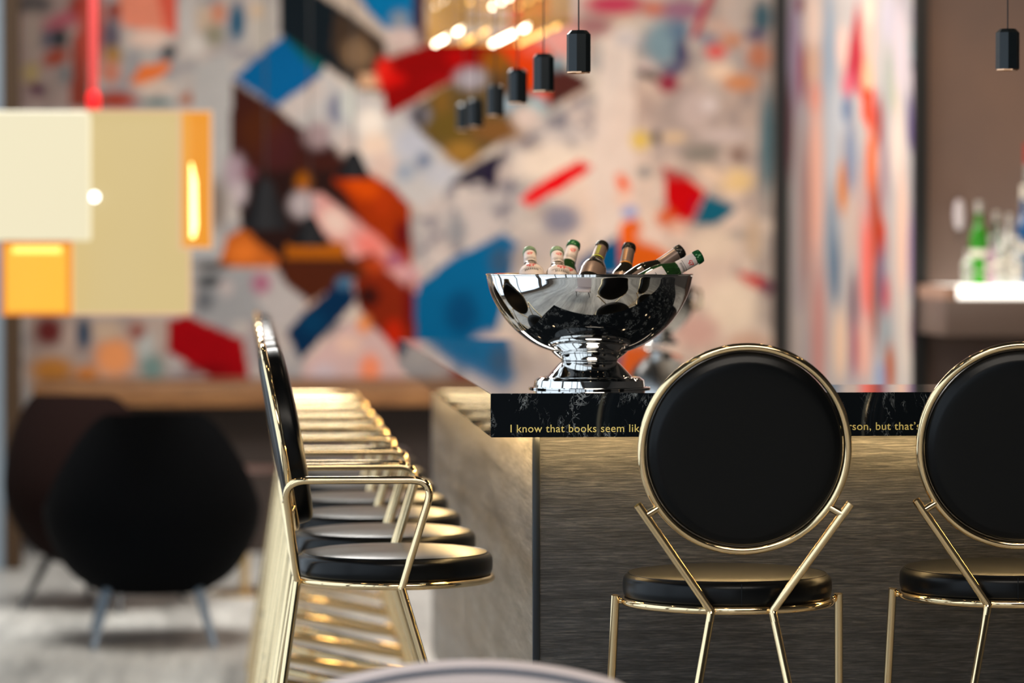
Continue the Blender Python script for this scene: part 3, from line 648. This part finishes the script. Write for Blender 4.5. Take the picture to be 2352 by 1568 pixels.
# ------------------------------------------------------------------ pendants over the bar
glow = emis('warm lamp glow', (1, .72, .42, 1), 6)
def pendant():
    t = thing('pendant_lamp', '', 'pendant lamp', group='dark octagonal pendants over the bar')
    R = .0262; h = .092
    def octo(bm, prof):
        rings = [[bm.verts.new((r * math.cos(math.pi / 8 + k * math.pi / 4), r * math.sin(math.pi / 8 + k * math.pi / 4), z)) for k in range(8)] for r, z in prof]
        for A, B in zip(rings, rings[1:]):
            for k in range(8): bm.faces.new((A[k], A[(k + 1) % 8], B[(k + 1) % 8], B[k]))
        bm.faces.new(rings[-1]); return bm
    obj('lamp_shade', octo(bmesh.new(), [(R * .93, .003), (R, .003), (R, h - .0085), (R * .68, h)]), pend_m, t, smooth=False)
    obj('rim', lathe([(R * .80, .010), (R * .93, .001), (R * .97, 0), (R * .97, .003)], 8), copper, t, smooth=False)
    obj('bulb', lathe([(0, .008), (R * .8, .008)], 16), glow, t)
    obj('cable', tube([(0, 0, h), (0, 0, 3.6 - 1.8)], .0016, 6), black_metal, t)
    return t
P0 = pendant()
pl = [((1329, 168), 7.5), ((1248.5, 211), 8.39), ((1189, 238), 9.2), ((1138, 267), 10.05), ((1092, 293), 10.95), ((1066, 300), 11.75)]
pn = ['sharpest and nearest dark pendant lamp above the steel bowl', 'second dark pendant lamp in the row receding over the bar', 'third dark pendant lamp in the row receding over the bar', 'fourth dark pendant lamp in the row receding over the bar', 'fifth dark pendant lamp in the row receding over the bar', 'farthest and most blurred dark pendant lamp in the row over the bar']
for i, ((px, py), Y) in enumerate(pl + [((2314, 162), 7.62)]):
    o = P0 if i == 0 else copy_tree(P0)
    o.location = at(px, py, Y); o['label'] = (pn + ['lone dark pendant lamp at the upper right picture edge'])[i]
    o.rotation_euler = (0, 0, math.radians([8, 3, 12, 0, 5, 9, 14][i]))
    for ch in children(o):
        if ch.name.startswith('cable'):
            L_ = 3.6 - o.location.z; ch.scale = (1, 1, 1)

# ------------------------------------------------------------------ brass cage chandelier
cg = thing('cage_chandelier', 'brass cage chandelier of thin rods with rows of lit bulbs over the bar end', 'chandelier', (.965, 13.5, at(1000, 97, 14.1).z), math.radians(3))
hw, hl, lvl = .19, .68, .15
bm = bmesh.new()
for z in (0, lvl, 2 * lvl):
    for x in (-hw, hw): add_box(bm, x - .004, x + .004, -hl, hl, z - .004, z + .004)
    for y in (-hl, hl): add_box(bm, -hw, hw, y - .004, y + .004, z - .006, z + .006)
obj('frame', bm, gold_deep, cg, smooth=False)
bm = bmesh.new()
for i in range(23):
    y = -hl + 2 * hl * i / 22
    for x in (-hw, hw): add_box(bm, x - .0025, x + .0025, y - .0025, y + .0025, 0, 2 * lvl + .15)
for i in range(1, 11):
    x = -hw + 2 * hw * i / 11
    for y in (-hl, hl): add_box(bm, x - .0025, x + .0025, y - .0025, y + .0025, 0, 2 * lvl + .15)
r_ = obj('rod_curtain', bm, gold_deep, cg, smooth=False); r_['kind'] = 'stuff'
bulb_w = emis('white bulb', (1, .88, .66, 1), 13); bulb_o = emis('amber bulb', (1, .55, .14, 1), 3)
for j, x in enumerate((-.165, -.06, .065, .17)):
    for z in (.008, lvl + .008):
        obj('lamp_bar', tube([(x, -hl, z), (x, hl, z)], .006, 8), gold, cg)
    ys = {0: [.66, .48, .40, .33, -.1, -.2], 1: [.6, .52, .44, .36, .28, .2, -.05, -.13, -.2], 2: [.62, .5, .42, .34, .26, .18, .1, .0, -.3, -.4], 3: [.6, .5, .4, .3, .2, .1, 0, -.1, -.2, -.4, -.5]}[j]
    for y, z, r in [(y, -.004, .008) for y in ys] + [(y, lvl - .004, .007) for y in ys[::3]]:
        bmb = bmesh.new(); bmesh.ops.create_icosphere(bmb, subdivisions=2, radius=r, matrix=Matrix.Translation((x, y, z)))
        obj('bulb', bmb, bulb_w if j in (0, 2) else bulb_o, cg)
obj('cable', tube([(0, 0, 2 * lvl), (0, 0, 3.6 - cg.location.z)], .004, 6), black_metal, cg)

# ------------------------------------------------------------------ block lamp over the lounge
YL = 12.2
def em_shade(name, col, s, transp=None):
    m = emis(name, col, s)
    if transp:
        tr = N(m, 'ShaderNodeBsdfTransparent'); tr.inputs[0].default_value = transp[0]; mx_ = N(m, 'ShaderNodeMixShader'); mx_.inputs[0].default_value = transp[1]
        out = m.node_tree.nodes['Material Output']; L(m, P(m), 0, mx_, 1); L(m, tr, 0, mx_, 2); L(m, mx_, 0, out, 'Surface')
    return m
lm = thing('block_lamp', 'large hanging lamp of cream and amber box shades on a red cable', 'pendant lamp', (at(212, 250, YL).x, YL, at(212, 250, YL).z))
def pbox(px0, px1, py0, py1, Y, d, bev=.012):
    a = at(px0, py0, Y) - lm.location; b = at(px1, py1, Y) - lm.location
    return box(a.x, b.x, a.y, a.y + d, b.z, a.z, bev=bev)
cream = em_shade('cream lit shade', lin((243, 232, 196)), .98); straw = em_shade('straw lit shade', lin((214, 190, 132)), .98)
amber = em_shade('amber lit shade', (1, .40, .03, 1), .95, ((1, .7, .3, 1), .45)); orange = em_shade('orange lit shade', (1, .56, .06, 1), 1.15, ((1, .75, .3, 1), .35))
for nm, a, m_ in (('box_shade', (-90, 203, 253, 552, 12.0, .25), cream), ('box_shade', (165, 437, 253, 722, 12.27, .3), straw), ('glass_shade', (412, 488, 253, 572, 12.22, .30), amber), ('glass_shade', (5, 163, 556, 724, 12.1, .16), orange)):
    obj(nm, pbox(*a), m_, lm)
edge_o = emis('orange shade edge', (1, .30, .02, 1), .85); edge_p = emis('peach shade edge', (1, .62, .38, 1), .75)
def shade_edge(px0, px1, py0, py1, Y, m_, w=.014):
    a = at(px0, py0, Y) - lm.location; b = at(px1, py1, Y) - lm.location; bm = bmesh.new(); y0, y1 = a.y - .006, a.y + .004
    add_box(bm, a.x, b.x, y0, y1, b.z - .002, b.z + w); add_box(bm, a.x, b.x, y0, y1, a.z - w, a.z + .002); add_box(bm, a.x - .002, a.x + w, y0, y1, b.z, a.z); add_box(bm, b.x - w, b.x + .002, y0, y1, b.z, a.z)
    obj('shade_edge', bm, m_, lm, smooth=False)
shade_edge(5, 163, 556, 724, 12.1, edge_o); shade_edge(412, 488, 253, 572, 12.22, edge_p, .008); shade_edge(165, 437, 253, 722, 12.27, edge_p, .007)
hot = emis('lamp tube', (1, .93, .72, 1), 12)
c0 = at(433, 375, 12.32) - lm.location; c1 = at(433, 545, 12.32) - lm.location
obj('tube_bulb', tube([c0, c0.lerp(c1, .25), c0.lerp(c1, .85), c1], [.012, .027, .030, .022], 12), hot, lm)
c0 = at(30, 572, 12.18) - lm.location; c1 = at(140, 572, 12.18) - lm.location
obj('tube_bulb', tube([c0, c1], .014, 12), emis('lamp tube soft', (1, .9, .55, 1), 4), lm)
bmb = bmesh.new(); bmesh.ops.create_icosphere(bmb, subdivisions=3, radius=.016, matrix=Matrix.Translation(at(217, 452, 12.22) - lm.location)); obj('bulb', bmb, emis('white bulb small', (1, 1, .96, 1), 5), lm)
redp = mat('red cord', lin((255, 10, 24)), .5)
obj('cap', lathe([(0, .0), (.024, .0), (.024, .05), (.012, .072), (0, .074)], 24), redp, lm, loc=(0, .1, 0))
obj('cable', tube([(0, .1, .07), (0, .1, 3.6 - lm.location.z)], .015, 10), mat('red braid', lin((240, 84, 84)), .6), lm)

# cone pendants far back in front of the mural
cone_m = mat('black cone enamel', (.004, .004, .005, 1), .7, **{'Specular IOR Level': .12})
for k, (px, pyt, pyb, w, Y, lb) in enumerate([(610, 412, 528, 112, 15.2, 'black cone pendant lamp, lowest and widest, right of the amber block lamp'), (812, 346, 410, 84, 15.8, 'black cone pendant lamp, highest of the three before the mural'), (712, 498, 565, 92, 15.6, 'grey black cone pendant lamp hanging between the two other cones')]):
    tp = at(px, pyt, Y); bt = at(px, pyb, Y); R = w / 2 * Y / F; h = tp.z - bt.z
    t = thing('cone_pendant', lb, 'pendant lamp', bt, group='cone pendants before the mural')
    obj('lamp_shade', lathe([(R * .96, 0), (R, .0), (R * .55, h * .6), (R * .32, h * .92), (R * .15, h), (0, h)], 32), cone_m, t)
    obj('cable', tube([(0, 0, h), (0, 0, 3.6 - bt.z)], .003, 6), black_metal, t)

# ------------------------------------------------------------------ tub armchairs of the lounge
def armchair(label, m, legm, loc_, rz, high=.84):
    t = thing('tub_armchair', label, 'armchair', loc_, rz)
    bm = bmesh.new(); nu, nv = 48, 14; span = math.radians(150)
    prof = spline([(.20, .18), (.29, .24), (.36, .34), (.395, .46), (.385, .60), (.35, .74), (.31, high)], 8)
    def rr(z):
        for (r0, z0), (r1, z1) in zip(prof, prof[1:]):
            if z0 <= z <= z1: return r0 + (r1 - r0) * (z - z0) / max(z1 - z0, 1e-6)
        return prof[-1][0]
    outer_, inner_ = [], []
    for i in range(nu + 1):
        a = -span + 2 * span * i / nu; f = abs(a)
        s = min(max((f - .55) / .95, 0), 1); s = s * s * (3 - 2 * s)
        top_ = high - (high - .50) * s - .02 * (f / span)
        ro, ri = [], []
        for j in range(nv + 1):
            z = .18 + (top_ - .18) * j / nv; r = rr(z)
            d = Vector((math.sin(a), -math.cos(a), 0))
            ro.append(bm.verts.new(d * r + Vector((0, 0, z)))); th = .045 * (1 - .35 * (j / nv) ** 4)
            ri.append(bm.verts.new(d * max(r - th, .01) + Vector((0, 0, max(z, .22) - (.012 if j == nv else 0)))))
        outer_.append(ro); inner_.append(ri)
    for i in range(nu):
        for j in range(nv):
            bm.faces.new((outer_[i][j], outer_[i + 1][j], outer_[i + 1][j + 1], outer_[i][j + 1]))
            bm.faces.new((inner_[i][j], inner_[i][j + 1], inner_[i + 1][j + 1], inner_[i + 1][j]))
        bm.faces.new((outer_[i][nv], outer_[i + 1][nv], inner_[i + 1][nv], inner_[i][nv]))
        bm.faces.new((outer_[i][0], inner_[i][0], inner_[i + 1][0], outer_[i + 1][0]))
    for i in (0, nu):
        for j in range(nv):
            bm.faces.new((outer_[i][j], outer_[i][j + 1], inner_[i][j + 1], inner_[i][j]))
    bmesh.ops.recalc_face_normals(bm, faces=bm.faces)
    obj('shell', bm, m, t)
    obj('seat', lathe([(0, .18), (.20, .18), (.27, .23), (.33, .34), (.335, .40), (.31, .43), (.15, .445), (0, .448)], 40), m, t)
    for sx in (-1, 1):
        for sy in (-1, 1):
            obj('leg', tube([(sx * .16, sy * .15, .21), (sx * .215, sy * .30, 0)], [.017, .011], 10), legm, t)
    return t
wool_b = mat('black wool', (.0015, .002, .003, 1), .95, **{'Specular IOR Level': .1}); wool_r = mat('dark brown wool', (.008, .003, .0025, 1), .95, **{'Specular IOR Level': .1})
legm = mat('grey lacquered leg', lin((140, 160, 180)), .4, .1)
armchair('black upholstered tub armchair seen from behind, nearest in the lounge', wool_b, legm, (at(350, 1300, 12.75).x, 12.75, 0), math.radians(3))
armchair('dark brown tub armchair half hidden behind the black one', wool_r, mat('dark leg', (.03, .035, .04, 1), .4), (at(238, 1300, 14.0).x, 14.0, 0), math.radians(-24), .855)
# low side table with brass stem behind the armchairs
t = thing('side_table', 'small dark round side table with brass foot behind the black armchair', 'table', (at(562, 1250, 14.4).x, 14.4, 0))
obj('table_top', lathe([(0, .50), (.20, .50), (.205, .507), (.205, .515), (.20, .52), (0, .52)], 40), mat('walnut dark', lin((60, 38, 30)), .4), t)
obj('stem', tube([(0, 0, .02), (0, 0, .5)], .018, 12), gold_soft, t)
obj('foot', lathe([(0, 0), (.14, 0), (.14, .01), (.03, .02), (0, .02)], 32), gold_soft, t)

# ------------------------------------------------------------------ back bar shelf with bottles
SY = 12.9
a = at(2172, 655, SY); b_ = at(2172, 772, SY)
sh = thing('back_bar_shelf', 'dark wall shelf with glowing white top at the right edge', 'shelf', (a.x, SY, 0))
obj('shelf_body', box(0, 1.6, 0, .55, b_.z, at(2172, 687, SY).z, bev=.004), mat('shelf wood', lin((104, 88, 80)), .35), sh)
zt = at(2172, 657, SY).z
obj('shelf_end', box(0, .045, 0, .55, at(2172, 687, SY).z, zt), mat('shelf wood light', lin((178, 140, 120)), .4), sh, smooth=False)
obj('lit_top', box(.047, 1.6, .0, .55, at(2172, 685, SY).z, zt), emis('backlit acrylic', (1, .93, .82, 1), 3.0), sh, smooth=False)
clear = mat('clear glass', (.92, .93, .9, 1), .08, **{'Transmission Weight': .75, 'IOR': 1.45})
green_b = mat('bright green glass', lin((60, 176, 20)), .1, **{'Transmission Weight': .5}); deep_g = mat('deep green glass', lin((0, 90, 50)), .1, **{'Transmission Weight': .4}); blue_b = mat('blue glass', lin((30, 110, 180)), .1, **{'Transmission Weight': .5})
lilac = mat('lilac liqueur', lin((206, 170, 190)), .15, **{'Transmission Weight': .4}); cap_m = mat('silver cap', (.75, .68, .6, 1), .3, .6); paper = mat('bottle paper', lin((235, 228, 214)), .6); redc = mat('red capsule', lin((180, 30, 30)), .4)
def spirit(px, pyt, wpx, gm, cm, lb, Y, lab=True):
    base = at(px, 660, Y); base.z = zt; tp = at(px, pyt, Y); h = tp.z - zt; r = wpx / 2 * Y / F
    t = thing('spirit_bottle', lb, 'bottle', base, group='spirit bottles on the glowing shelf')
    obj('glass', lathe(spline([(0, .0), (r * .9, 0), (r, .006), (r, h * .55), (r * .9, h * .62), (r * .42, h * .74), (r * .36, h * .9)], 4) + [(0, h * .9)], 24), gm, t)
    obj('cap', lathe([(r * .42, h * .86), (r * .44, h), (0, h)], 20), cm, t)
    if lab: obj('label', lathe([(r * 1.01, h * .15), (r * 1.012, h * .42)], 24), paper, t)
for s_ in [(2222, 572, 26, clear, cap_m, 'slim clear bottle, leftmost on the glowing shelf', 12.98, False), (2248, 462, 42, green_b, cap_m, 'bright green bottle with silver cap on the glowing shelf', 13.2, True),
           (2276, 540, 26, lilac, cap_m, 'short lilac bottle right of the bright green bottle', 13.02, True), (2288, 485, 30, deep_g, cap_m, 'deep green bottle standing behind the short pale bottles', 13.32, False),
           (2298, 520, 28, clear, cap_m, 'short clear bottle with pale label, left of the tall clear one', 13.0, True), (2318, 490, 34, clear, cap_m, 'tall clear bottle with silver cap between short clear ones', 13.1, True),
           (2338, 545, 26, clear, paper, 'short clear bottle with white cap just left of the blue bottle', 12.98, True), (2352, 425, 36, blue_b, paper, 'blue bottle with white cap cut by the right picture edge', 13.15, True),
           (2360, 330, 36, clear, redc, 'tallest clear bottle with red capsule behind the blue bottle', 13.33, True)]: spirit(*s_)
wl = at(2203, 527, 13.42)
t = thing('wall_light', 'small white oval glass light on the wall left of the spirit bottles', 'wall light', (wl.x, 13.42, wl.z))
obj('glass_globe', lathe(spline([(0, 0), (.012, .005), (.019, .03), (.021, .06), (.019, .09), (.012, .112), (0, .117)], 4), 24), mat('opal glass', lin((206, 196, 200)), .3), t)
obj('wall_plate', box(-.012, .012, .015, .05, .045, .075), cap_m, t, smooth=False)

# ------------------------------------------------------------------ grey chair in the foreground
CY = 5.5; cc = at(1085, 1520, CY)
t = thing('upholstered_chair', 'grey upholstered chair with rounded back at the bottom edge', 'chair', (cc.x, CY, 0))
grey_f = mat('grey felt', lin((212, 200, 200)), .85); grey_p = mat('slate piping', lin((104, 108, 120)), .7)
bm = bmesh.new(); n = 60; zc = cc.z
def outline(off, y):
    out = []
    for i in range(n + 1):
        x = -.30 + .60 * i / n; xx = x * (1 - off / .30)
        drop = abs(x) ** 2 / (2 * .78) + max(0, (abs(x) - .22)) ** 2 * 6
        out.append((xx, y, zc - drop - off))
    return out
prof_ = [(.040, 0.0), (.010, .0), (.002, .006), (.0, .018), (.0, .040), (.004, .052), (.012, .058), (.040, .058)]
rows = [[bm.verts.new(v) for v in outline(o_, y_)] for o_, y_ in prof_]
rows.insert(0, [bm.verts.new((v.co.x, 0, .42)) for v in rows[0]]); rows.append([bm.verts.new((v.co.x, .058, .42)) for v in rows[-1]])
for A_, B_ in zip(rows, rows[1:]):
    for i in range(n): bm.faces.new((A_[i], A_[i + 1], B_[i + 1], B_[i]))
for i in (0, n): bm.faces.new([r[i] for r in rows])
bmesh.ops.recalc_face_normals(bm, faces=bm.faces)
back = obj('backrest', bm, grey_f, t)
obj('piping', tube(outline(.012, -.001), .0045, 8), grey_p, back)
obj('seat', box(-.25, .25, .02, .48, .38, .46, bev=.03), grey_f, t)
for sx in (-1, 1):
    for sy in (0, 1): obj('leg', tube([(sx * .20, .06 + sy * .36, .39), (sx * .23, .02 + sy * .44, 0)], [.018, .011], 10), black_metal, t)
# the pendants' own lamps: a narrow warm cone from each shade
for o in [x for x in bpy.data.objects if x.name.startswith('pendant_lamp')]:
    l = bpy.data.lights.new('pendant_spot', 'SPOT'); l.energy = 5; l.color = (1, .76, .48); l.spot_size = math.radians(75); l.spot_blend = .5; l.shadow_soft_size = .02
    q = bpy.data.objects.new('pendant_spot', l); COL.objects.link(q); q.location = o.location + Vector((0, 0, -.004))
